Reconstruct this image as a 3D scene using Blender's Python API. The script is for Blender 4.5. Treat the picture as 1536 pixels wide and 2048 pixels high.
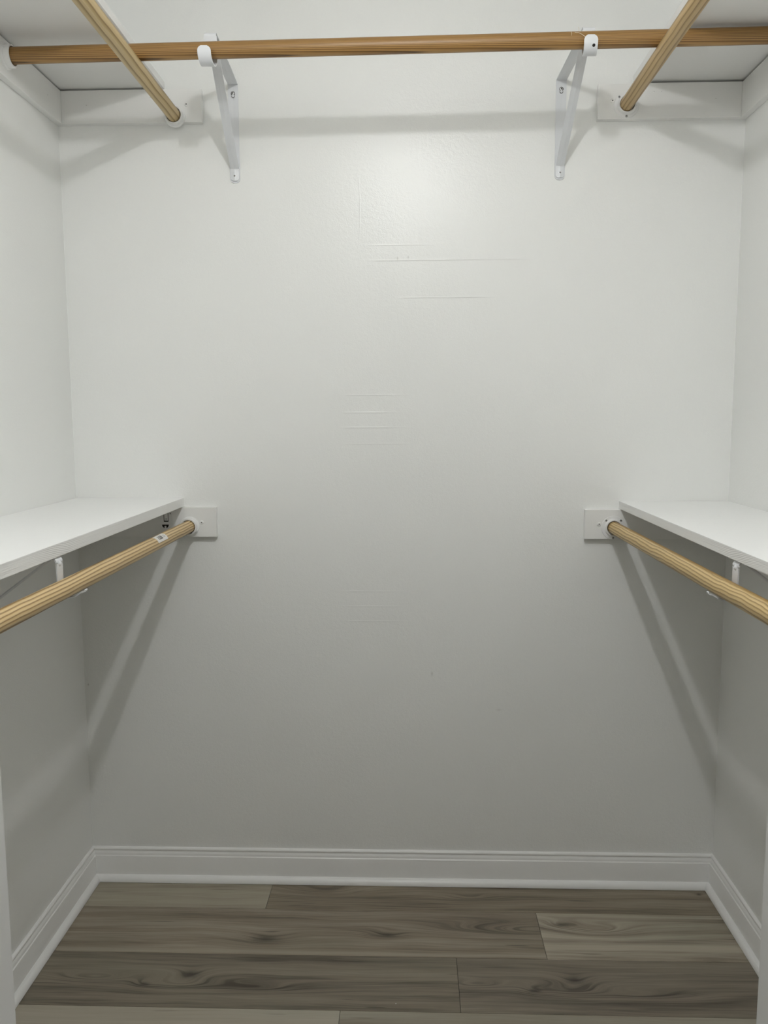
import bpy, bmesh, math, random
from mathutils import Vector, Matrix
random.seed(4)
S = bpy.context.scene
for o in list(bpy.data.objects):
    bpy.data.objects.remove(o)

# ------------------------------------------------------------------ camera
CAM = Vector((0.0363, -2.3767, 1.4251))
r_ = Vector((0.99947458, 0.03213112, -0.00426034))
u_ = Vector((0.000485113, 0.116597281, 0.993179157))
fw = Vector((-0.0324087, 0.99265939, -0.11652043))
cd = bpy.data.cameras.new('camera')
cd.sensor_fit = 'VERTICAL'; cd.sensor_height = 36.0
cd.lens = 1640.0 / 2048.0 * 36.0
cd.clip_start = 0.02; cd.clip_end = 60
cam = bpy.data.objects.new('camera', cd)
cam.matrix_world = Matrix(((r_.x, u_.x, -fw.x, CAM.x), (r_.y, u_.y, -fw.y, CAM.y),
                           (r_.z, u_.z, -fw.z, CAM.z), (0, 0, 0, 1)))
S.collection.objects.link(cam); S.camera = cam

# ------------------------------------------------------------------ world, exposure
w = bpy.data.worlds.new('world'); S.world = w; w.use_nodes = True
w.node_tree.nodes['Background'].inputs[0].default_value = (0.9, 0.95, 1.0, 1)
w.node_tree.nodes['Background'].inputs[1].default_value = 0.05
S.view_settings.view_transform = 'Standard'; S.view_settings.look = 'None'
S.view_settings.gamma = 1.0; S.view_settings.use_curve_mapping = False
S.view_settings.exposure = 0.0
LAMP = Vector((0.02, -1.50, 2.525)); LAMP_R = 0.024
LAMP_POWER = 12.5; LAMP_COL = (0.985, 0.992, 1.0)
ld = bpy.data.lights.new('bulb_light', 'POINT'); ld.energy = LAMP_POWER; ld.color = LAMP_COL; ld.shadow_soft_size = LAMP_R
lo_ = bpy.data.objects.new('bulb_light', ld); lo_.location = LAMP; S.collection.objects.link(lo_)
# an LED bulb throws more light downwards than sideways
l2 = bpy.data.lights.new('bulb_downlight', 'AREA'); l2.shape = 'DISK'; l2.size = 0.046; l2.energy = 4.4; l2.color = LAMP_COL
o2 = bpy.data.objects.new('bulb_downlight', l2); o2.location = (LAMP.x, LAMP.y, LAMP.z - 0.026); S.collection.objects.link(o2)
# unseen fill light, added in the room behind the camera to lift the closet
fill_d = bpy.data.lights.new('room_fill_light', 'AREA'); fill_d.shape = 'RECTANGLE'; fill_d.size = 1.3; fill_d.size_y = 1.2
fill_d.energy = 5.5; fill_d.color = (1.0, 1.0, 0.97)
fill_o = bpy.data.objects.new('room_fill_light', fill_d); fill_o.location = (1.93, -3.3, 1.5); fill_o.rotation_euler = (0, math.radians(90), 0)
S.collection.objects.link(fill_o)
S.cycles.diffuse_bounces = 6; S.cycles.adaptive_threshold = 0.015

# ------------------------------------------------------------------ dimensions (metres)
W2 = 0.95            # half width of the closet
YF = -1.68           # inner face of the front wall
YO = -1.80           # outer face of the front wall
ZC = 2.62            # ceiling
DL, DR, DH = -0.336, 0.352, 2.06   # door opening
YR, XR = -4.6, 1.9   # the room behind the camera

# ------------------------------------------------------------------ node helpers
class G:
    def __init__(s, name):
        s.m = bpy.data.materials.new(name); s.m.use_nodes = True
        s.t = s.m.node_tree; s.b = s.t.nodes['Principled BSDF']
        tc = s.t.nodes.new('ShaderNodeTexCoord'); s.co = tc.outputs['Object']
        sp = s.t.nodes.new('ShaderNodeSeparateXYZ'); s.t.links.new(s.co, sp.inputs[0])
        s.x, s.y, s.z = sp.outputs
    def put(s, inp, v):
        if hasattr(v, 'is_output') or isinstance(v, bpy.types.NodeSocket): s.t.links.new(v, inp)
        else: inp.default_value = v
    def op(s, kind, a, b=0.0, c=None, clamp=False):
        n = s.t.nodes.new('ShaderNodeMath'); n.operation = kind; n.use_clamp = clamp
        s.put(n.inputs[0], a); s.put(n.inputs[1], b)
        if c is not None: s.put(n.inputs[2], c)
        return n.outputs[0]
    def add(s, a, b): return s.op('ADD', a, b)
    def sub(s, a, b): return s.op('SUBTRACT', a, b)
    def mul(s, a, b): return s.op('MULTIPLY', a, b)
    def vec(s, x, y, z):
        n = s.t.nodes.new('ShaderNodeCombineXYZ')
        for i, v in enumerate((x, y, z)): s.put(n.inputs[i], v)
        return n.outputs[0]
    def noise(s, v, scale=1.0, detail=3.0, rough=0.5, dist=0.0):
        n = s.t.nodes.new('ShaderNodeTexNoise')
        s.put(n.inputs['Vector'], v); n.inputs['Scale'].default_value = scale
        n.inputs['Detail'].default_value = detail; n.inputs['Roughness'].default_value = rough
        n.inputs['Distortion'].default_value = dist
        return n.outputs['Fac']
    def gauss(s, x0, y0, a, b, X=None, Y=None):
        dx = s.op('DIVIDE', s.sub(X or s.x, x0), a); dy = s.op('DIVIDE', s.sub(Y or s.y, y0), b)
        q = s.add(s.mul(dx, dx), s.mul(dy, dy))
        return s.op('POWER', 2.71828, s.mul(q, -1.0))
    def ramp(s, f, stops):
        n = s.t.nodes.new('ShaderNodeValToRGB'); e = n.color_ramp.elements
        while len(e) < len(stops): e.new(0.5)
        for i, (p, c) in enumerate(stops):
            e[i].position = p; e[i].color = (*c, 1)
        s.put(n.inputs[0], f); return n.outputs[0]
    def mix(s, f, a, b, mode='MIX'):
        n = s.t.nodes.new('ShaderNodeMix'); n.data_type = 'RGBA'; n.blend_type = mode
        s.put(n.inputs[0], f)
        s.put(n.inputs[6], a if not isinstance(a, tuple) else (*a, 1))
        s.put(n.inputs[7], b if not isinstance(b, tuple) else (*b, 1))
        return n.outputs[2]
    def sstep(s, v, lo, hi):
        n = s.t.nodes.new('ShaderNodeMapRange'); n.interpolation_type = 'SMOOTHSTEP'
        s.put(n.inputs[0], v); n.inputs[1].default_value = lo; n.inputs[2].default_value = hi
        return n.outputs[0]
    def bump(s, h, strength=0.3, dist=0.001):
        n = s.t.nodes.new('ShaderNodeBump'); n.inputs['Strength'].default_value = strength
        n.inputs['Distance'].default_value = dist; s.put(n.inputs['Height'], h)
        s.t.links.new(n.outputs[0], s.b.inputs['Normal'])
    def out(s, col=None, rough=None, metal=None, spec=None):
        if col is not None: s.put(s.b.inputs['Base Color'], (*col, 1) if isinstance(col, tuple) else col)
        if rough is not None: s.put(s.b.inputs['Roughness'], rough)
        if metal is not None: s.put(s.b.inputs['Metallic'], metal)
        if spec is not None: s.put(s.b.inputs['Specular IOR Level'], spec)
        return s.m

def srgb(r, g, b):
    f = lambda c: (c / 255 / 12.92) if c / 255 <= 0.04045 else ((c / 255 + 0.055) / 1.055) ** 2.4
    return (f(r), f(g), f(b))

def paint(name, col, rough=0.4, bscale=260, bstr=0.35, bd=0.0006):
    g = G(name)
    n = g.noise(g.co, bscale, 2.0, 0.6)
    n2 = g.noise(g.co, 2.3, 2.0, 0.5)
    c = g.mix(n2, tuple(v * 0.985 for v in col), tuple(min(v * 1.015, 1) for v in col))
    g.bump(n, bstr, bd)
    return g.out(c, rough)

WALL = (0.870, 0.876, 0.856)
M_wall = paint('wall_paint', tuple(v * 1.01 for v in WALL), 0.36, 240, 0.4, 0.0007)
M_ceil = paint('ceiling_paint', (0.87, 0.87, 0.85), 0.8, 150, 0.5, 0.001)
M_trim = paint('trim_paint', (0.89, 0.89, 0.875), 0.34, 90, 0.15, 0.0005)
M_board = paint('board_paint', (0.87, 0.87, 0.85), 0.38, 120, 0.2, 0.0006)
M_room = paint('room_paint', (0.78, 0.78, 0.76), 0.6)

def back_wall_mat():
    """semi-gloss wall paint, roller stipple, plus the low ridges of old taped seams"""
    g = G('back_wall_paint')
    n = g.noise(g.co, 300, 2.0, 0.6)
    n3 = g.noise(g.co, 95, 2.0, 0.6)
    lo = g.noise(g.co, 1.7, 2.0, 0.5)
    h = g.add(g.mul(n, 0.8), g.mul(n3, 1.15))
    def ridge(z0, xa, xb, wd, amp, slope=0.0):
        zz = g.sub(g.sub(g.z, z0), g.mul(g.x, slope))
        q = g.op('DIVIDE', zz, wd)
        r = g.op('POWER', 2.71828, g.mul(g.mul(q, q), -1.0))
        m = g.mul(g.sstep(g.x, xa, xa + 0.05), g.sub(1.0, g.sstep(g.x, xb - 0.12, xb)))
        return g.mul(g.mul(r, m), amp)
    for a in ((1.8600, -0.09, 0.42, 0.0016, 2.2), (1.902, -0.09, 0.14, 0.0014, 1.2, 0.0), (1.7570, -0.01, 0.30, 0.0013, 2.0),
              (1.485, -0.17, 0.06, 0.0018, 1.2), (1.435, -0.18, 0.04, 0.0018, 1.4), (1.392, -0.18, 0.05, 0.0018, 1.4),
              (1.345, -0.17, 0.07, 0.0018, 1.0), (0.91, -0.18, 0.05, 0.0018, 1.0), (0.865, -0.18, 0.05, 0.0018, 1.0), (0.82, -0.17, 0.06, 0.0018, 0.9)):
        h = g.add(h, ridge(*a))
    # left edge of the skim-coated patch under the lamp's reflection
    q = g.op('DIVIDE', g.sub(g.sub(g.x, -0.105), g.mul(g.mul(g.sub(g.z, 2.0), g.sub(g.z, 2.0)), -0.35)), 0.0018)
    r = g.op('POWER', 2.71828, g.mul(g.mul(q, q), -1.0))
    m = g.mul(g.sstep(g.z, 1.90, 1.96), g.sub(1.0, g.sstep(g.z, 2.0, 2.15)))
    h = g.add(h, g.mul(g.mul(r, m), 0.5))
    g.bump(h, 0.5, 0.0009)
    c = g.mix(lo, tuple(v * 0.985 for v in WALL), tuple(v * 1.01 for v in WALL))
    # small scuffs
    for (x0, z0, a, b, k) in ((-0.94, 0.62, .002, .003, .5), (0.10, 0.66, .003, .006, .25), (0.10, 2.60, .002, .004, .6),
                              (0.0, 1.865, .0016, .004, .35), (0.03, 1.868, .0016, .004, .3), (0.30, 0.55, .006, .003, .15)):
        c = g.mix(g.mul(g.gauss(x0, z0, a, b, g.x, g.z), k), c, (0.25, 0.23, 0.2))
    return g.out(c, 0.25, None, 0.30)
M_back = back_wall_mat()

def shelf_mat():
    g = G('shelf_paint')
    v = g.vec(g.mul(g.x, 30.0), g.mul(g.y, 5.0), g.mul(g.z, 260.0))
    d = g.noise(g.vec(g.mul(g.y, 4.0), g.mul(g.z, 9.0), 0.0), 1.0, 2.0)
    f = g.add(g.add(g.mul(g.z, 1300.0), g.mul(g.y, 420.0)), g.mul(d, 45.0))
    rings = g.mul(g.op('SINE', f), g.gauss(-0.86, 0.0, 0.09, 10.0, g.y, g.z))
    n = g.add(g.mul(g.noise(v, 1.0, 4.0, 0.6), 1.0), g.mul(rings, 0.2))
    g.bump(n, 0.5, 0.0012)
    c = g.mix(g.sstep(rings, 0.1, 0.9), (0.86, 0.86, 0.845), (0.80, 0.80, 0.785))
    return g.out(c, 0.4)
M_shelf = shelf_mat()
M_shelf_top_lit = paint('shelf_top_lit_paint', (0.935, 0.938, 0.93), 0.30, 60, 0.12, 0.0005)  # lighter than the shelf sides: lamplight on the tops put into the colour
M_steel = paint('white_enamel_steel', (0.74, 0.755, 0.775), 0.38, 90, 0.1, 0.0003)
M_plastic = paint('white_plastic', (0.86, 0.86, 0.85), 0.35, 60, 0.05, 0.0002)
g = G('zinc_screw'); M_zinc = g.out((0.55, 0.55, 0.55), 0.35, 1.0)
g = G('recess_shade'); M_dark = g.out((0.02, 0.018, 0.015), 0.8)  # shade inside holes, slots and crosses, painted as flat dark faces
g = G('sticker_paper'); M_paper = g.out((0.85, 0.83, 0.80), 0.5)
g = G('sticker_ink'); M_ink = g.out((0.04, 0.04, 0.045), 0.6)
g = G('sticker_grey_ink'); M_ink2 = g.out((0.38, 0.38, 0.39), 0.6)
g = G('pale_fiber'); M_fiber = g.out((0.75, 0.68, 0.55), 0.6)
g = G('subfloor'); M_sub = g.out((0.05, 0.045, 0.04), 0.9)
def rod_mat(name, axis, du, dw, spacing, light, mid, dark, wob=0.006, along=3.0, seed=0.0, plain=None, fine=0.25, sharp=(0.30, 0.62, 0.86)):
    """pine: growth rings cut by the round section, running along the rod"""
    g = G(name)
    a = g.x if axis == 'X' else g.y
    u = g.y if axis == 'X' else g.x
    base = g.add(g.mul(u, du), g.mul(g.z, dw))
    wv = g.noise(g.vec(g.mul(a, along), g.mul(base, 14.0), seed), 1.0, 2.0, 0.5)
    w2 = g.noise(g.vec(g.mul(a, along * 5.5), g.mul(base, 30.0), seed + 4.0), 1.0, 2.0, 0.5)
    F = g.add(base, g.add(g.mul(g.sub(wv, 0.5), wob * 2), g.mul(g.sub(w2, 0.5), wob * 0.45)))
    sp = g.mul(g.noise(g.vec(g.mul(a, 0.3), g.mul(base, 45.0), seed + 9.0), 1.0, 1.0), 0.8)
    ph = g.op('FRACT', g.add(g.add(g.op('DIVIDE', F, spacing), sp), 20.0))
    c = g.ramp(ph, [(0.0, light), (sharp[0], light), (sharp[1], mid), (sharp[2], dark), (1.0, light)])
    if plain:
        m = g.sstep(base, plain[0], plain[1])
        c = g.mix(m, c, plain[2])
    fn = g.noise(g.vec(g.mul(a, 10.0), g.mul(u, 900.0), g.mul(g.z, 900.0)), 1.0, 3.0, 0.6)
    c = g.mix(g.mul(g.sstep(fn, 0.35, 0.75), fine), c, dark)
    g.bump(fn, 0.25, 0.0004)
    return g.out(c, 0.42)

OAK_L, OAK_M, OAK_D = srgb(222, 196, 146), srgb(193, 160, 106), srgb(146, 113, 66)
M_rod_ll = rod_mat('pine_stripes', 'Y', -0.44, 0.90, 0.0068, OAK_L, srgb(200, 168, 114), srgb(128, 96, 54), 0.0045, 3.0, 1.0, fine=0.18, sharp=(0.36, 0.55, 0.78))
M_rod_lr = rod_mat('pine_wavy_fine', 'Y', 0.44, 0.90, 0.0062, srgb(216, 190, 136), srgb(188, 158, 102), srgb(142, 112, 64), 0.0065, 4.5, 3.0,
                   plain=(0.011, 0.017, srgb(176, 142, 84)), sharp=(0.35, 0.6, 0.82))
M_rod_ul = rod_mat('pine_broad', 'Y', 0.789, 0.615, 0.0120, srgb(206, 184, 138), srgb(176, 150, 100), srgb(134, 106, 62), 0.006, 2.0, 6.0, sharp=(0.45, 0.7, 0.86))
M_rod_ur = rod_mat('pine_broad_right', 'Y', -0.789, 0.615, 0.0100, srgb(200, 172, 124), srgb(178, 148, 98), srgb(136, 108, 66), 0.006, 2.4, 8.5, sharp=(0.45, 0.7, 0.86))
M_rod_h = rod_mat('stained_fine_pine', 'X', 0.25, 0.97, 0.0027, srgb(174, 136, 83), srgb(142, 105, 58), srgb(92, 64, 31), 0.0010, 1.2, 12.0, fine=0.22, sharp=(0.25, 0.6, 0.85))

def plank_mat(name, seed, lt, md, dk, contrast=1.0, knots=(), eyes=(), pale=()):
    """printed plank: streaks along x, bent round the knots"""
    g = G(name)
    warp = g.mul(g.sub(g.noise(g.vec(g.mul(g.x, 2.2), g.mul(g.y, 9.0), seed), 1.0, 2.0), 0.5), 0.035)
    F = g.add(g.y, warp); km = 0.0; core = 0.0
    for (kx, ky, a, b, amp) in [(k[0], k[1], k[2], k[3], k[4] * 0.75) for k in knots] + list(eyes):
        q = g.gauss(kx, ky, a, b)
        F = g.add(F, g.mul(q, amp)); km = g.add(km, q)
    for (kx, ky, a, b, amp) in knots:
        nx = g.add(g.x, g.mul(g.sub(g.noise(g.vec(g.mul(g.x, 60.0), g.mul(g.y, 90.0), seed), 1.0, 2.0), 0.5), 0.02))
        core = g.add(core, g.gauss(kx, ky, a * 0.42, b * 0.42, nx, g.y))
    broad = g.noise(g.vec(g.mul(g.x, 1.6), g.mul(F, 34.0), seed + 1.3), 1.0, 4.0, 0.55)
    fine = g.noise(g.vec(g.mul(g.x, 6.0), g.mul(F, 210.0), seed + 2.7), 1.0, 3.0, 0.6)
    patch = g.noise(g.vec(g.mul(g.x, 3.0), g.mul(g.y, 8.0), seed + 7.7), 1.0, 2.0)
    f = g.add(g.add(g.mul(broad, 1.1), g.mul(fine, 0.50)), -0.30)
    f = g.add(g.mul(g.sub(f, 0.5), contrast), 0.5)
    rg = g.op('SINE', g.mul(F, 560.0))
    f = g.sub(f, g.mul(g.mul(g.sstep(rg, 0.1, 1.0), g.op('MINIMUM', km, 1.0)), 0.20))
    f = g.sub(f, g.mul(g.op('MINIMUM', km, 1.0), 0.05))
    c = g.ramp(f, [(0.18, dk), (0.42, md), (0.60, tuple((a + b) / 2 for a, b in zip(md, lt))), (0.82, lt)])
    c = g.mix(g.mul(g.sstep(patch, 0.45, 0.75), 0.35), c, tuple(v * k for v, k in zip(md, (0.92, 1.02, 1.0))))
    for (y0, y1) in pale:
        yy = g.add(g.y, g.mul(warp, 0.25))
        m = g.mul(g.sstep(yy, y0, y0 + 0.006), g.sub(1.0, g.sstep(yy, y1 - 0.018, y1)))
        c = g.mix(g.mul(m, 0.55), c, lt)
    cracks = g.noise(g.vec(g.mul(g.x, 5.0), g.mul(F, 75.0), seed + 31.0), 1.0, 1.0)
    c = g.mix(g.mul(g.sstep(cracks, 0.70, 0.76), 0.55 * min(contrast, 1.0)), c, tuple(v * 0.55 for v in dk))
    c = g.mix(g.mul(g.op('MINIMUM', core, 1.0), 0.8), c, tuple(v * 0.5 for v in dk))
    g.bump(fine, 0.2, 0.0004)
    return g.out(c, 0.5)

# ------------------------------------------------------------------ mesh helpers
def mesh(name, bm, mats, parent=None, smooth=False, loc=None):
    if smooth:
        for f in bm.faces: f.smooth = True
    bmesh.ops.recalc_face_normals(bm, faces=bm.faces)
    me = bpy.data.meshes.new(name); 
    loc = Vector(loc) if loc is not None else Vector((0, 0, 0))
    if loc.length: bmesh.ops.translate(bm, verts=bm.verts, vec=-loc)
    bm.to_mesh(me); bm.free()
    for m in (mats if isinstance(mats, (list, tuple)) else [mats]): me.materials.append(m)
    if smooth:
        try: me.set_sharp_from_angle(angle=math.radians(35))
        except Exception: pass
    o = bpy.data.objects.new(name, me); S.collection.objects.link(o)
    o.location = loc
    if parent is not None: o.parent = parent
    return o

def thing(name, label, cat, loc=(0, 0, 0), rz=0.0, group=None):
    o = bpy.data.objects.new(name, None); S.collection.objects.link(o)
    o.empty_display_size = 0.05
    o.location = loc; o.rotation_euler = (0, 0, rz)
    o['label'] = label; o['category'] = cat
    if group: o['group'] = group
    return o

def tag(o, label, cat, group=None):
    o['label'] = label; o['category'] = cat
    if group: o['group'] = group
    return o

def box(bm, a, b, bev=0.0, mi=0):
    vs = [bm.verts.new((x, y, z)) for x in (a[0], b[0]) for y in (a[1], b[1]) for z in (a[2], b[2])]
    F = []
    for q in ((0, 1, 3, 2), (4, 6, 7, 5), (0, 4, 5, 1), (2, 3, 7, 6), (0, 2, 6, 4), (1, 5, 7, 3)):
        f = bm.faces.new([vs[i] for i in q]); f.material_index = mi; F.append(f)
    if bev:
        es = list({e for f in F for e in f.edges})
        bmesh.ops.bevel(bm, geom=es, offset=bev, segments=2, profile=0.7, affect='EDGES', material=-1)
    return vs

def prism(bm, pts, fn, t0, t1, mi=0, mit0=0.0, mit1=0.0):
    """extrude the closed 2D profile pts=(out, z) from t0 to t1; fn(out, z, t) -> point; mitre shifts by out"""
    A = [bm.verts.new(fn(o, z, t0 + o * mit0)) for o, z in pts]
    B = [bm.verts.new(fn(o, z, t1 - o * mit1)) for o, z in pts]
    n = len(pts)
    for i in range(n):
        f = bm.faces.new((A[i], A[(i + 1) % n], B[(i + 1) % n], B[i])); f.material_index = mi
    bm.faces.new(A); bm.faces.new(B[::-1])

def lathe(bm, prof, mat, n=40, mi=0):
    """revolve (r, h) profile about local +Z mapped by 4x4 mat; closed at both ends when r == 0"""
    rings = []
    for r, h in prof:
        if r <= 1e-6: rings.append([bm.verts.new(mat @ Vector((0, 0, h)))])
        else: rings.append([bm.verts.new(mat @ Vector((r * math.cos(2 * math.pi * i / n), r * math.sin(2 * math.pi * i / n), h))) for i in range(n)])
    for a, b in zip(rings, rings[1:]):
        for i in range(n):
            j = (i + 1) % n
            if len(a) == 1 and len(b) > 1: f = bm.faces.new((a[0], b[i], b[j]))
            elif len(b) == 1 and len(a) > 1: f = bm.faces.new((a[i], a[j], b[0]))
            elif len(a) > 1: f = bm.faces.new((a[i], a[j], b[j], b[i]))
            else: continue
            f.material_index = mi

def frame_to(pos, nrm):
    """matrix whose +Z is nrm and +Y roughly world up"""
    z = Vector(nrm).normalized(); up = Vector((0, 0, 1))
    if abs(z.dot(up)) > 0.95: up = Vector((0, 1, 0))
    x = up.cross(z).normalized(); y = z.cross(x)
    return Matrix(((x.x, y.x, z.x, pos[0]), (x.y, y.y, z.y, pos[1]), (x.z, y.z, z.z, pos[2]), (0, 0, 0, 1)))

def local(parent, p):
    return p

def screw(name, pos, nrm, r, head, parent, off=Vector((0, 0, 0)), dome=0.35, label=None):
    """a pan-head screw with its cross recess painted dark; pos in the space of the parent"""
    bm = bmesh.new(); M = frame_to(Vector(pos) - off, nrm); h = r * dome
    lathe(bm, [(r, -0.001), (r, h * 0.35), (r * 0.86, h * 0.8), (r * 0.5, h), (0, h)], M, 18, 0)
    cs = 0.30 if head == M_board else 0.62
    for a, b in ((r * cs, r * 0.14), (r * 0.14, r * cs)):
        vs = [bm.verts.new(M @ Vector((x, y, h + 0.00012))) for x, y in ((-a, -b), (a, -b), (a, b), (-a, b))]
        f = bm.faces.new(vs); f.material_index = 1
    o = mesh(name, bm, [head, M_dark], parent)
    if label: o['label'] = label
    return o

def ribbon(bm, path, width, th, fn, vgroove=0.0, mi=0, taper_end=False, corner=0.5, skew=None, wfn=None):
    """a flat bar: path of (u, z) centre points, width across v; fn(u, v, z)"""
    n = len(path); ring = []
    for i, (u, z) in enumerate(path):
        a = Vector(path[max(i - 1, 0)]); b = Vector(path[min(i + 1, n - 1)])
        t = (b - a).normalized(); nr = Vector((-t.y, t.x))
        wd = width / 2 * (wfn(i) if wfn else 1.0)
        if taper_end:
            # rounded tip over the last bit of the path
            L = sum((Vector(path[k + 1]) - Vector(path[k])).length for k in range(i, n - 1))
            cr = width * corner
            if L < cr: wd = width / 2 - cr + max(math.sqrt(max(cr ** 2 - (cr - L) ** 2, 0)), cr * 0.25)
        row = []
        for s, vv, g in ((1, -wd, 0), (1, 0, -vgroove), (1, wd, 0), (-1, wd, 0), (-1, 0, -vgroove), (-1, -wd, 0)):
            q = Vector((u, z)) + nr * (s * th / 2 + g)
            row.append(bm.verts.new(fn(q.x, vv + (skew(u) if skew else 0.0), q.y)))
        ring.append(row)
    for a, b in zip(ring, ring[1:]):
        for k in range(6):
            f = bm.faces.new((a[k], a[(k + 1) % 6], b[(k + 1) % 6], b[k])); f.material_index = mi
    bm.faces.new(ring[0]); bm.faces.new(ring[-1][::-1])

def arc(cx, cz, r, a0, a1, n):
    return [(cx + r * math.cos(math.radians(a0 + (a1 - a0) * i / n)), cz + r * math.sin(math.radians(a0 + (a1 - a0) * i / n))) for i in range(n + 1)]

# ------------------------------------------------------------------ structure
def struct(name, bm, m, parent=None, smooth=False):
    o = mesh(name, bm, m, parent, smooth)
    if parent is None: o['kind'] = 'structure'
    return o

def slab(name, a, b, m):
    bm = bmesh.new(); box(bm, a, b); return struct(name, bm, m)

T = 0.12
slab('wall_back', (-W2 - T, 0, -0.1), (W2 + T, T, ZC), M_back)
slab('wall_left', (-W2 - T, YF, -0.1), (-W2, 0, ZC), M_wall)
slab('wall_right', (W2, YF, -0.1), (W2 + T, 0, ZC), M_wall)
bm = bmesh.new()
box(bm, (-XR, YO, -0.1), (DL - 0.018, YF, ZC)); box(bm, (DR + 0.018, YO, -0.1), (XR, YF, ZC)); box(bm, (DL - 0.018, YO, DH + 0.018), (DR + 0.018, YF, ZC))
struct('wall_front', bm, M_wall)
slab('wall_room_left', (-XR - T, YR, -0.1), (-XR, YO, ZC), M_room)
bm = bmesh.new()
for a, b in (((XR, YR, -0.1), (XR + T, -3.95, ZC)), ((XR, -2.65, -0.1), (XR + T, YO, ZC)), ((XR, -3.95, -0.1), (XR + T, -2.65, 0.9)), ((XR, -3.95, 2.1), (XR + T, -2.65, ZC))):
    box(bm, a, b)
struct('wall_room_right', bm, M_room)
slab('wall_room_far', (-XR, YR - T, -0.1), (XR, YR, ZC), M_room)
slab('ceiling', (-XR - T, YR - T, ZC), (XR + T, T, ZC + 0.1), M_ceil)
# door lining
slab('trim_1', (DL - 0.018, YO - 0.006, 0.001), (DL, YF + 0.004, DH), M_trim)
slab('trim_2', (DR, YO - 0.006, 0.001), (DR + 0.018, YF + 0.004, DH), M_trim)
slab('trim_3', (DL - 0.018, YO - 0.006, DH), (DR + 0.018, YF + 0.004, DH + 0.018), M_trim)

# floor: dark underlay with one mesh per plank
fl = slab('floor', (-XR, YR, -0.1), (XR, 0.0, -0.007), M_sub)
A_ = srgb
B_ = lambda a, b, c: tuple(min(v * k, 1) for v, k in zip(srgb(a, b, c), (1.30, 1.32, 1.38)))
LT, MD, DK = B_(150, 144, 128), B_(118, 108, 92), B_(78, 69, 57)
pm = {
 'r1a': plank_mat('plank_pale_olive', 11.0, B_(158, 152, 134), B_(142, 134, 116), B_(112, 102, 86), 0.8),
 'r1b': plank_mat('plank_brown_swirl', 23.0, B_(140, 130, 111), B_(112, 101, 84), B_(74, 65, 52), 1.15,
                  knots=((0.897, -0.047, 0.02, 0.012, 0.012),), eyes=((-0.22, -0.062, 0.14, 0.035, 0.04), (0.22, -0.08, 0.08, 0.02, 0.02))),
 'r2a': plank_mat('plank_knotty_taupe', 37.0, B_(150, 140, 122), B_(118, 107, 91), B_(76, 68, 56), 1.05,
                  knots=((-0.363, -0.29, 0.085, 0.034, 0.03), (-0.028, -0.263, 0.06, 0.022, 0.03)), eyes=((0.42, -0.235, 0.30, 0.034, 0.085),),
                  pale=((-0.353, -0.325),)),
 'r2b': plank_mat('plank_pale_knot', 41.0, B_(164, 156, 138), B_(134, 124, 107), B_(80, 72, 60), 1.2,
                  knots=((0.462, -0.205, 0.06, 0.022, 0.03),), eyes=((0.56, -0.228, 0.11, 0.03, 0.05),), pale=((-0.318, -0.28), (-0.170, -0.152))),
 'r3a': plank_mat('plank_dark_knots', 53.0, B_(135, 126, 109), B_(109, 100, 85), B_(68, 61, 50), 1.1,
                  knots=((-0.531, -0.436, 0.05, 0.03, 0.025), (-0.638, -0.476, 0.035, 0.016, 0.018)), eyes=((-0.56, -0.475, 0.10, 0.03, 0.04), (-0.36, -0.485, 0.13, 0.022, 0.03), (-0.78, -0.455, 0.10, 0.02, 0.03))),
 'r3b': plank_mat('plank_dark_knots_right', 53.5, B_(132, 123, 107), B_(107, 98, 84), B_(67, 60, 50), 1.1,
                  knots=((0.451, -0.433, 0.05, 0.03, 0.025), (0.346, -0.475, 0.035, 0.016, 0.018)), eyes=((0.42, -0.475, 0.10, 0.03, 0.04), (0.62, -0.485, 0.13, 0.022, 0.03), (0.20, -0.458, 0.10, 0.02, 0.03))),
 'r4a': plank_mat('plank_light_grey', 61.0, B_(166, 160, 144), B_(152, 144, 127), B_(128, 118, 102), 0.6),
 'r4b': plank_mat('plank_mid_grey', 67.0, B_(150, 144, 128), B_(132, 124, 108), B_(106, 98, 84), 0.8),
 'ra': plank_mat('plank_plain_brown', 71.0, LT, MD, DK, 0.9),
 'rb': plank_mat('plank_plain_grey', 83.0, B_(156, 150, 134), B_(132, 124, 108), B_(98, 90, 76), 0.8),
}
rows = [0.0, -0.1505, -0.3545, -0.556]
while rows[-1] > YR: rows.append(rows[-1] - 0.2045)
joints = {0: [-0.3865], 1: [0.396], 2: [0.1565], 3: [-0.134]}
keys = {0: ['r1a', 'r1b'], 1: ['r2a', 'r2b'], 2: ['r3a', 'r3b'], 3: ['r4a', 'r4b']}
rnd = random.Random(7)
for i in range(len(rows) - 1):
    y1, y0 = rows[i], max(rows[i + 1], YR)
    if y1 - y0 < 0.01: continue
    outside = y0 < YO
    xa, xb = (-XR, XR) if outside else (-W2, W2)
    js = joints.get(i)
    if js is None:
        js = []; x = xa + rnd.uniform(0.3, 1.0)
        while x < xb - 0.15: js.append(x); x += 1.22
    xs = [xa] + js + [xb]
    for k in range(len(xs) - 1):
        key = keys[i][k] if i in keys else rnd.choice(['ra', 'rb', 'ra', 'r4b'])
        bm = bmesh.new(); g_ = 0.0005
        box(bm, (xs[k] + g_, y0 + g_, -0.007), (xs[k + 1] - g_, y1 - g_, 0.0), 0.0006)
        mesh('plank', bm, pm[key], fl)

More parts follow.
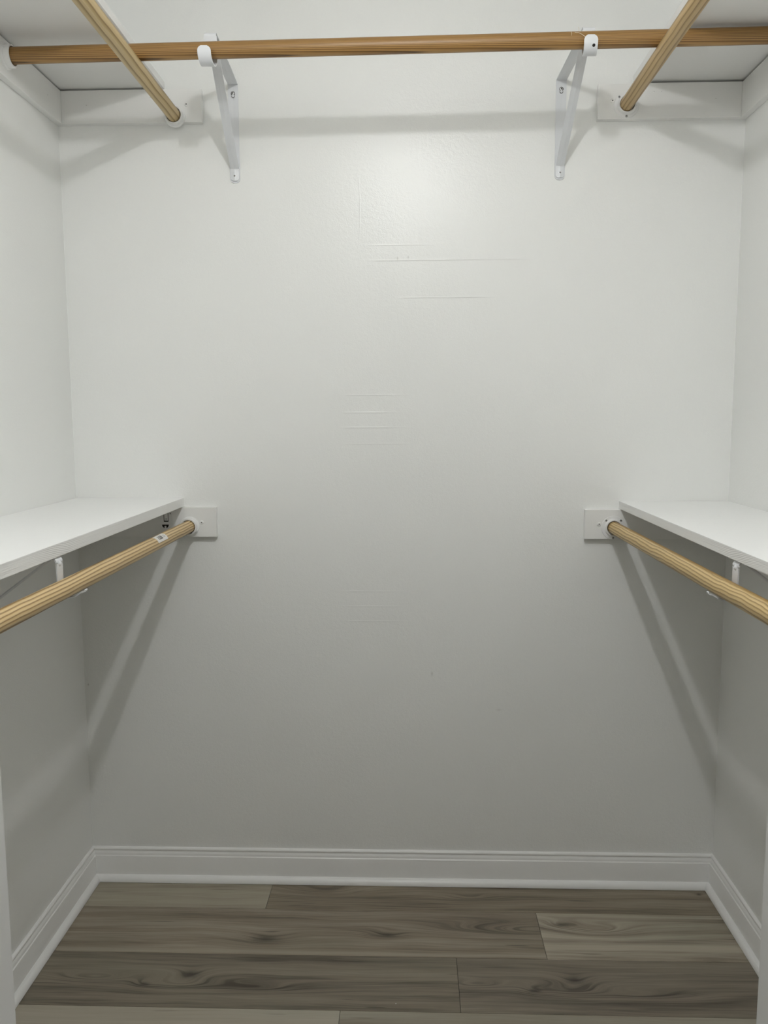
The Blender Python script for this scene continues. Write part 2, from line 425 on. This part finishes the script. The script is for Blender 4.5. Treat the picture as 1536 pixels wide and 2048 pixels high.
# baseboards with shoe moulding
HB = 0.104
BP = [(0, 0.0005), (0.0130, 0.0005), (0.0130, 0.0768), (0.0124, 0.0786), (0.0104, 0.0800), (0.0100, 0.0806),
      (0.0098, 0.0826), (0.0094, 0.0850), (0.0082, 0.0885), (0.0066, 0.0915), (0.0058, 0.0932), (0.0056, 0.0950),
      (0.0074, 0.0956), (0.0078, 0.0975), (0.0072, 0.1000), (0.0054, 0.1024), (0.0028, 0.1038), (0, 0.1040)]
SP = [(0.0126, 0.0012)] + [(0.0126 + 0.016 * math.cos(math.radians(a)), 0.0012 + 0.0185 * math.sin(math.radians(a))) for a in (0, 8, 18, 30, 42, 54, 66, 78, 90)]
def baseboard(name, fn, t0, t1, m0, m1):
    bm = bmesh.new(); prism(bm, BP, fn, t0, t1, 0, m0, m1)
    b = struct(name, bm, M_trim, None, True)
    bm = bmesh.new(); prism(bm, SP, fn, t0, t1, 0, m0, m1)
    mesh('shoe_molding', bm, M_trim, b, True)
    return b
bb = baseboard('baseboard_back', lambda o, z, t: (t, -o, z), -W2, W2, 1, 1)
bm = bmesh.new(); prism(bm, [(0.0115, 0.0745), (0.0132, 0.0748), (0.0134, 0.0765), (0.0128, 0.0782), (0.0115, 0.0785)], lambda o, z, t: (t, -o, z), 0.057, 0.193)
mesh('caulk_bead', bm, M_trim, bb)
baseboard('baseboard_left', lambda o, z, t: (-W2 + o, t, z), YF, 0, 0, 1)
baseboard('baseboard_right', lambda o, z, t: (W2 - o, t, z), YF, 0, 0, 1)

# ------------------------------------------------------------------ cleats (boards on the walls)
CT = 0.019
def cleat(label, a, b, screws=(), nails=(), nrm=(0, -1, 0), group=None):
    bm = bmesh.new(); c = [(p + q) / 2 for p, q in zip(a, b)]
    t = thing('wall_cleat', label, 'cleat', (c[0], c[1], a[2]), 0, group)
    off = Vector(t.location)
    box(bm, a, b, 0.0012); bmesh.ops.translate(bm, verts=bm.verts, vec=-off)
    mesh('board', bm, M_board, t)
    for s in screws: screw('screw_head', s, nrm, 0.0058, M_board, t, off, 0.5)
    for s in nails: screw('nail_head', s, nrm, 0.0022, M_board, t, off, 0.2)
    return t
UZ0, UZ1 = 2.2350, 2.3225
cleat('white board on back wall under the upper left shelf', (-0.931, -CT, 2.2335), (-0.539, 0, 2.3215),
      [(-0.581, -CT, 2.280)], [(-0.681, -CT, 2.300), (-0.860, -CT, 2.282)])
cleat('white board on back wall under the upper right shelf', (0.5455, -CT, 2.2235), (0.931, 0, 2.3155),
      [(0.584, -CT, 2.271)], [(0.695, -CT, 2.293), (0.715, -CT, 2.293), (0.861, -CT, 2.273)])
cleat('long white board on left wall carrying the upper left shelf', (-0.95, YF, 2.2335), (-0.931, 0, 2.3215), [], [(-0.931, -0.105, 2.279)], (1, 0, 0))
cleat('long white board on right wall carrying the upper right shelf', (0.931, YF, 2.2235), (0.95, 0, 2.3155), [], [(0.931, -0.12, 2.270)], (-1, 0, 0))
cleat('white board on back wall at the end of the lower left shelf', (-0.95, -CT, 1.0755), (-0.531, 0, 1.1625), [(-0.5735, -CT, 1.118)])
cleat('white board on back wall at the end of the lower right shelf', (0.538, -CT, 1.0695), (0.95, 0, 1.1545), [(0.578, -CT, 1.113)])

# ------------------------------------------------------------------ shelves
def shelf(label, a, b):
    bm = bmesh.new(); box(bm, a, b, 0.0014)
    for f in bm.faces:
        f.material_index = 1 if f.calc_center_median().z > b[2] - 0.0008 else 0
    # slightly chipped, hand-painted long edges
    o = mesh('shelf', bm, [M_shelf, M_shelf_top_lit])
    return tag(o, label, 'shelf', None)
SY = YF + 0.002
shelf('upper left white shelf seen from below, above the left rod', (-0.9485, SY, 2.3265), (-0.645, -0.0005, 2.3465))
shelf('upper right white shelf seen from below, dark gap above its cleat', (0.643, SY, 2.3215), (0.9465, -0.002, 2.3425))
shelf('lower left white shelf with visible top and rough front edge', (-0.9495, SY, 1.1630), (-0.6290, -0.0005, 1.1885))
shelf('lower right white shelf with visible top and rough front edge', (0.6380, SY, 1.1555), (0.9495, -0.0005, 1.1775))

# ------------------------------------------------------------------ rods
def rod(label, p0, p1, r, m, parent_loc=None):
    p0, p1 = Vector(p0), Vector(p1); ax = (p1 - p0); L = ax.length
    bm = bmesh.new(); M = frame_to(p0, ax)
    n = 40; prof = [(0, 0), (r - 0.001, 0), (r, 0.001)]
    k = 12
    prof += [(r, L * i / k) for i in range(1, k)] + [(r, L - 0.001), (r - 0.001, L), (0, L)]
    lathe(bm, prof, M, n)
    o = mesh('closet_rod', bm, m, None, True, p0)
    return tag(o, label, 'rod', None)
RS = 0.018
r_ul = rod('light pine rod under the upper left shelf', (-0.613, -CT - 0.003, 2.2475), (-0.613, YF + 0.003, 2.2475), RS, M_rod_ul)
r_ur = rod('light pine rod under the upper right shelf', (0.6205, -CT - 0.003, 2.2585), (0.6205, YF + 0.003, 2.2585), RS, M_rod_ur)
r_ll = rod('boldly striped pine rod with a white sticker, beside the lower left shelf', (-0.609, -CT - 0.003, 1.107), (-0.609, YF + 0.003, 1.107), RS, M_rod_ll)
r_lr = rod('wavy fine-grained pine rod beside the lower right shelf', (0.620, -CT - 0.003, 1.103), (0.620, YF + 0.003, 1.103), RS, M_rod_lr)
HR = 0.0187; HY = -0.331
r_h = rod('thick darker orange-brown rod running wall to wall near the top', (-0.929, HY - 0.004, 2.2825), (0.929, HY + 0.001, 2.2985), HR, M_rod_h)

# price sticker wrapped on the lower left rod
bm = bmesh.new()
def on_rod(y, a, r): return Vector((r * math.cos(math.radians(a)), y, r * math.sin(math.radians(a))))
SYC = -0.333 + CT + 0.003
def patch(bm, y0, y1, a0, a1, r, mi=0, n=8):
    rows_ = [[bm.verts.new(on_rod(y, a0 + (a1 - a0) * i / n, r)) for i in range(n + 1)] for y in (y0, y1)]
    for i in range(n):
        f = bm.faces.new((rows_[0][i], rows_[0][i + 1], rows_[1][i + 1], rows_[1][i])); f.material_index = mi
patch(bm, SYC - 0.040, SYC + 0.040, 15, 88, RS + 0.0003)
st = mesh('sticker', bm, M_paper, r_ll, True); st['label'] = 'small white price sticker'
bm = bmesh.new()
for k, (y0, wd) in enumerate(((-0.024, .003), (-0.018, .002), (-0.013, .004), (-0.006, .002), (-0.002, .003), (0.002, .004))):
    patch(bm, SYC + y0, SYC + y0 + wd, 36, 70, RS + 0.0006, 0, 4)
patch(bm, SYC - 0.024, SYC + 0.006, 36, 40, RS + 0.00065, 0, 2)
for a0 in (42, 50, 60): patch(bm, SYC + 0.012, SYC + 0.030, a0, a0 + 3.5, RS + 0.0006, 1, 2)
mesh('sticker_print', bm, [M_ink, M_ink2], st)

# frayed fibres stuck on the horizontal rod by the right bracket
def tube(bm, pts, r, n=5):
    pr = None
    for i, p in enumerate(pts):
        a = Vector(pts[max(i - 1, 0)]); b = Vector(pts[min(i + 1, len(pts) - 1)])
        M = frame_to(p, b - a)
        ring = [bm.verts.new(M @ Vector((r * math.cos(6.2832 * k / n), r * math.sin(6.2832 * k / n), 0))) for k in range(n)]
        if pr:
            for k in range(n): bm.faces.new((pr[k], pr[(k + 1) % n], ring[(k + 1) % n], ring[k]))
        pr = ring
rr = HR + 0.001
def on_h(x, a, d=0.0): return (x + 0.929, -(rr + d) * math.cos(math.radians(a)), (rr + d) * math.sin(math.radians(a)) + 0.0115)
for pts in ([on_h(0.416, 30), on_h(0.420, 27), on_h(0.425, 25), on_h(0.432, 12), on_h(0.440, -4)],
            [on_h(0.408, 36), on_h(0.409, 20), on_h(0.408, 5)],
            [on_h(0.428, 88), on_h(0.429, 90, 0.004), on_h(0.427, 90, 0.009)]):
    bm = bmesh.new(); tube(bm, pts, 0.0005)
    mesh('frayed_fiber', bm, M_fiber, r_h)

# ------------------------------------------------------------------ rod sockets
def socket(label, pos, nrm, kind, hole=0.0205, group=None):
    """kind 'flange': wide screwed flange with a low collar; 'cup': narrower deep ring"""
    pos = Vector(pos); nrm = Vector(nrm)
    t = thing('rod_socket', label, 'rod socket', pos, 0, group)
    M = frame_to((0, 0, 0), nrm)
    if kind == 'flange':
        bm = bmesh.new(); lathe(bm, [(hole, 0.0), (0.0335, 0.0), (0.0340, 0.0008), (0.0335, 0.0028), (0.0250, 0.0036), (hole, 0.0036), (hole, 0.0)], M, 48)
        mesh('flange', bm, M_plastic, t, True)
        bm = bmesh.new(); lathe(bm, [(hole, 0.0036), (0.0262, 0.0036), (0.0245, 0.0060), (0.0238, 0.0125), (0.0230, 0.0135), (hole, 0.0135), (hole, 0.0036)], M, 48)
        mesh('collar', bm, M_plastic, t, True)
        for a in (135, 45, 270):
            p = M @ Vector((0.0293 * math.cos(math.radians(a)), 0.0293 * math.sin(math.radians(a)), 0.0034))
            screw('screw_head', p, nrm, 0.0036, M_zinc, t, Vector((0, 0, 0)), 0.3, 'small zinc screw head')
    else:
        ro = hole + 0.0085
        bm = bmesh.new(); lathe(bm, [(hole, 0.0), (ro, 0.0), (ro, 0.005), (ro - 0.0012, 0.0062), (hole + 0.0045, 0.0068), (hole, 0.0068), (hole, 0.0)], M, 48)
        mesh('flange', bm, M_plastic, t, True)
        bm = bmesh.new(); lathe(bm, [(hole, 0.0068), (hole + 0.0050, 0.0068), (hole + 0.0046, 0.0185), (hole + 0.0036, 0.0200), (hole + 0.0006, 0.0200), (hole, 0.0192), (hole, 0.0068)], M, 48)
        mesh('collar', bm, M_plastic, t, True)
        for a in (-28, 152):
            bm = bmesh.new()
            A0 = [M @ Vector(((hole + q) * math.cos(math.radians(a + d)), (hole + q) * math.sin(math.radians(a + d)), h)) for d in (-5, 5) for q, h in ((0.0044, 0.0066), (0.0078, 0.0066), (0.0044, 0.0150))]
            vs = [bm.verts.new(v) for v in A0]
            bm.faces.new(vs[0:3]); bm.faces.new(vs[3:6][::-1])
            for i in range(3): bm.faces.new((vs[i], vs[(i + 1) % 3], vs[3 + (i + 1) % 3], vs[3 + i]))
            mesh('rib', bm, M_plastic, t)
    return t
socket('white cup socket holding the upper left pine rod on the back wall', (-0.613, -CT, 2.2475), (0, -1, 0), 'cup', 0.0200)
socket('white flange socket with screws holding the upper right pine rod', (0.6220, -CT, 2.2590), (0, -1, 0), 'flange')
socket('white cup socket holding the striped lower left rod', (-0.609, -CT, 1.1065), (0, -1, 0), 'cup', 0.0200)
socket('white flange socket with three screws holding the lower right rod', (0.6185, -CT, 1.1030), (0, -1, 0), 'flange')
socket('large white socket on left wall holding the long horizontal rod', (-0.931, HY - 0.004, 2.2820), (1, 0, 0), 'cup', 0.0212)

# ------------------------------------------------------------------ shelf-and-rod brackets
def bracket(label, wall_pt, rz, rod_u, rod_dz, rod_r, high_hook, hole=False, drop=0.262, plate=0.028, side=0):
    """local +X points out of the wall, z = 0 is the top of the arm"""
    t = thing('rod_bracket', label, 'bracket', wall_pt, rz)
    th = 0.0026
    fn = lambda u, v, z: (u, v, z)
    L = rod_u - rod_r - 0.0022          # u of the drop strap behind the rod
    # wall plate
    bm = bmesh.new()
    ribbon(bm, [(0.0016, -0.0004), (0.0016, -drop * 0.5)] + [(0.0016, -drop + 0.012 - 0.014 * i / 7) for i in range(8)], plate, 0.0030, fn, 0.0006, 0, True, 0.4)
    mesh('wall_plate', bm, M_steel, t)
    # arm with rounded front corner, drop strap and hook in one bent bar
    hr = rod_r + (0.0060 if high_hook else 0.0028); cz = rod_dz - (0.010 if high_hook else 0.001)
    bm = bmesh.new()
    arm_p = [(0.0, -th / 2), (0.05, -th / 2), (L * 0.6, -th / 2), (L - 0.010, -th / 2)] + arc(L - 0.009, -0.009 - th / 2, 0.009, 90, 0, 6)
    ribbon(bm, arm_p, plate, th, fn, 0.0005)
    mesh('arm', bm, M_steel, t)
    bm = bmesh.new()
    hc = L + hr
    if high_hook:
        p = [(L, -0.0085 - th / 2), (L, cz * 0.6), (L, cz)] + arc(hc, cz, hr, 180, 345, 16)[1:]
        e = p[-1]; p += [(e[0] + 0.0003 * k, e[1] + 0.0022 * k) for k in range(1, 8)]
        ribbon(bm, p, plate + 0.0035, th, fn, 0.0, 0, True, 0.36, lambda u: side * 0.06 * max(u - L, 0.0) / 0.5)
    else:
        p = [(L, -0.011 - th / 2), (L, cz * 0.6), (L, cz)] + arc(hc, cz, hr, 180, 308, 14)[1:]
        e = p[-1]
        p += [(e[0] + 0.004, e[1] + 0.0032), (e[0] + 0.008, e[1] + 0.0052), (e[0] + 0.012, e[1] + 0.0060), (e[0] + 0.0150, e[1] + 0.0078), (e[0] + 0.0162, e[1] + 0.0108)]
        ribbon(bm, p, plate - 0.002, th * 0.9, fn, 0.0, 0, False, wfn=lambda k: 1.0 if k < 6 else max(0.36, 1.0 - (k - 6) * 0.09))
    hk = mesh('hook', bm, M_steel, t, True)
    if hole:
        bm = bmesh.new(); an = math.radians(330); M = frame_to((hc + (hr + th / 2 + 0.0002) * math.cos(an), 0.001, cz + (hr + th / 2 + 0.0002) * math.sin(an)), (math.cos(an), 0, math.sin(an)))
        lathe(bm, [(0, 0.0004), (0.0030, 0.0004), (0.0036, 0.0)], M, 16)
        mesh('hook_hole', bm, M_dark, hk)
    # corner dimple that stiffens the bend
    if not high_hook:
        bm = bmesh.new(); M = Matrix.Translation((L + th / 2 - 0.0012, 0, -0.013)) @ Matrix.Rotation(math.radians(90), 4, 'Y')
        lathe(bm, [(0.0062, 0), (0.0045, 0.0022), (0.002, 0.0032), (0, 0.0034)], M, 16)
        mesh('dimple', bm, M_steel, t, True)
    # diagonal brace, flattened at the foot
    bm = bmesh.new(); b0 = Vector((0.0044, -drop + 0.036)); b1 = Vector((L - 0.016, -0.0042))
    path = [(0.0044, -drop + 0.003 + 0.0035 * i) for i in range(8)][::1]
    path = path + [(b0.x + 0.001, b0.y - 0.0005)] + [tuple(b0.lerp(b1, k / 6)) for k in range(1, 7)]
    path = path[::-1]
    ribbon(bm, path, 0.0235, 0.0022, fn, -0.0018, 0, True, 0.3)
    mesh('brace', bm, M_steel, t)
    # keyhole, its shade painted as dark discs, and screws
    bm = bmesh.new(); M = frame_to((0.0032, 0, -0.026), (1, 0, 0))
    lathe(bm, [(0, 0.0006), (0.0056, 0.0006)], M, 18); M = frame_to((0.0032, 0, -0.033), (1, 0, 0)); lathe(bm, [(0, 0.0005), (0.0048, 0.0005)], M, 18)
    mesh('keyhole', bm, M_dark, t)
    bm = bmesh.new(); M = frame_to((0.0032, 0, -0.0325), (1, 0, 0)); lathe(bm, [(0, 0.0012), (0.0038, 0.0012), (0.0038, 0.0)], M, 18)
    mesh('keyhole_tab', bm, M_steel, t)
    screw('screw_head', (0.0036, 0, -0.0255), (1, 0, 0), 0.0042, M_zinc, t, Vector((0, 0, 0)), 0.4, 'zinc cross-head screw')
    screw('screw_head', (0.0056, 0, -drop + 0.016), (1, 0, 0), 0.0040, M_zinc, t, Vector((0, 0, 0)), 0.4, 'zinc cross-head screw')
    return t
bracket('white steel bracket left of centre on the back wall holding the horizontal rod', (-0.4545, 0, 2.3385), math.radians(-90 + 2.3),
        0.3330, 2.2870 - 2.3385, HR, True, side=-1)
bracket('white steel bracket right of centre on the back wall holding the horizontal rod', (0.4485, 0, 2.3355), math.radians(-90 + 1.6),
        0.3310, 2.2955 - 2.3355, HR, True, True, side=-1)
bracket('white steel bracket under the lower left shelf with hook below the striped rod', (-0.95, -0.866, 1.1628), 0.0,
        0.341, 1.107 - 1.1628, RS, False)
bracket('white steel bracket under the lower right shelf with hook below the wavy-grained rod', (0.95, -0.856, 1.1553), math.pi,
        0.330, 1.103 - 1.1553, RS, False)

# ------------------------------------------------------------------ small plastic plate on the lower left cleat
t = thing('hook_plate', 'small white plastic plate with slot and cup under the lower left shelf', 'wall hook', (-0.677, -CT, 1.108))
bm = bmesh.new()
pts = [(-0.018, 0.054), (-0.018, 0.004), (-0.015, 0.0), (0.015, 0.0), (0.018, 0.004), (0.018, 0.054)]
prism(bm, pts, lambda o, z, q: (o, -q, z), 0.0, 0.0035)
mesh('plate', bm, M_plastic, t)
bm = bmesh.new()
for a, b in (((-0.0072, 0.014), (-0.0056, 0.040)), ((0.0052, 0.014), (0.0066, 0.040)), ((-0.0072, 0.0125), (0.0066, 0.0155))):
    box(bm, (a[0], -0.0038, a[1]), (b[0], -0.0030, b[1]))
mesh('slot', bm, M_dark, t)
bm = bmesh.new(); box(bm, (-0.0052, -0.0046, 0.0160), (0.0048, -0.0034, 0.040), 0.0003)
for z in (0.0185, 0.0225): box(bm, (-0.0025, -0.0049, z), (0.0035, -0.0045, z + 0.0008), 0, 1)
mesh('release_tab', bm, [M_plastic, M_dark], t)
bm = bmesh.new()
n = 20; A0 = []
for r, q in ((0.0105, 0.0036), (0.0130, 0.0036), (0.0130, 0.0095), (0.0105, 0.0095)):
    A0.append([bm.verts.new((-0.002 + r * math.cos(math.pi + math.pi * i / n), -q, 0.004 + r * math.sin(math.pi + math.pi * i / n))) for i in range(n + 1)])
for k in range(4):
    for i in range(n): bm.faces.new((A0[k][i], A0[k][i + 1], A0[(k + 1) % 4][i + 1], A0[(k + 1) % 4][i]))
for i in (0, n): bm.faces.new([A0[k][i] for k in range(4)])
mesh('cup', bm, M_plastic, t, True)
bm = bmesh.new()
vs = [bm.verts.new((-0.002 + 0.0106 * math.cos(math.pi + math.pi * i / n), -0.0042, 0.004 + 0.0106 * math.sin(math.pi + math.pi * i / n))) for i in range(n + 1)]
bm.faces.new(vs); mesh('cup_hollow_shade', bm, M_dark, t)  # shade in the cup, painted as a dark sheet
bm = bmesh.new(); box(bm, (-0.0042, -0.0085, -0.0070), (0.0002, -0.0040, 0.0006), 0.0003); mesh('tongue', bm, M_plastic, t)
bm = bmesh.new(); lathe(bm, [(0, 0.0002), (0.0015, 0.0002)], frame_to((0.0125, -0.0036, 0.036), (0, -1, 0)), 12); mesh('pin_hole', bm, M_dark, t)

# ------------------------------------------------------------------ crumbs on the floor
for lab, p, r in (('tiny white paint crumb on the floor by the back left baseboard', (-0.693, -0.034, 0.0014), 0.0016),
                  ('tiny white crumb on the dark plank near the front', (-0.0, -0.53, 0.0011), 0.0012)):
    bm = bmesh.new(); bmesh.ops.create_icosphere(bm, subdivisions=1, radius=r)
    for v in bm.verts: v.co *= rnd.uniform(0.75, 1.15); v.co.z *= 0.8
    tag(mesh('crumb', bm, M_plastic, None, False), lab, 'crumb').location = p

# ------------------------------------------------------------------ ceiling lamp (above the frame)
t = thing('ceiling_lamp', 'bare round bulb in a white holder on the closet ceiling', 'lamp', (LAMP.x, LAMP.y, ZC))
bm = bmesh.new(); M = frame_to((0, 0, 0), (0, 0, -1))
lathe(bm, [(0, 0), (0.055, 0), (0.055, 0.006), (0.030, 0.018), (0, 0.018)], M, 32); mesh('base', bm, M_plastic, t, True)
bm = bmesh.new(); lathe(bm, [(0, 0.018), (0.019, 0.018), (0.019, ZC - LAMP.z - LAMP_R + 0.004), (0, ZC - LAMP.z - LAMP_R + 0.004)], M, 24); mesh('socket', bm, M_plastic, t, True)
bm = bmesh.new(); lathe(bm, [(0, ZC - LAMP.z - LAMP_R - 0.004), (0.012, ZC - LAMP.z - LAMP_R - 0.004), (0.0135, ZC - LAMP.z - LAMP_R + 0.0075), (0, ZC - LAMP.z - LAMP_R + 0.0075)], M, 24)
mesh('bulb_cap', bm, M_plastic, t, True)
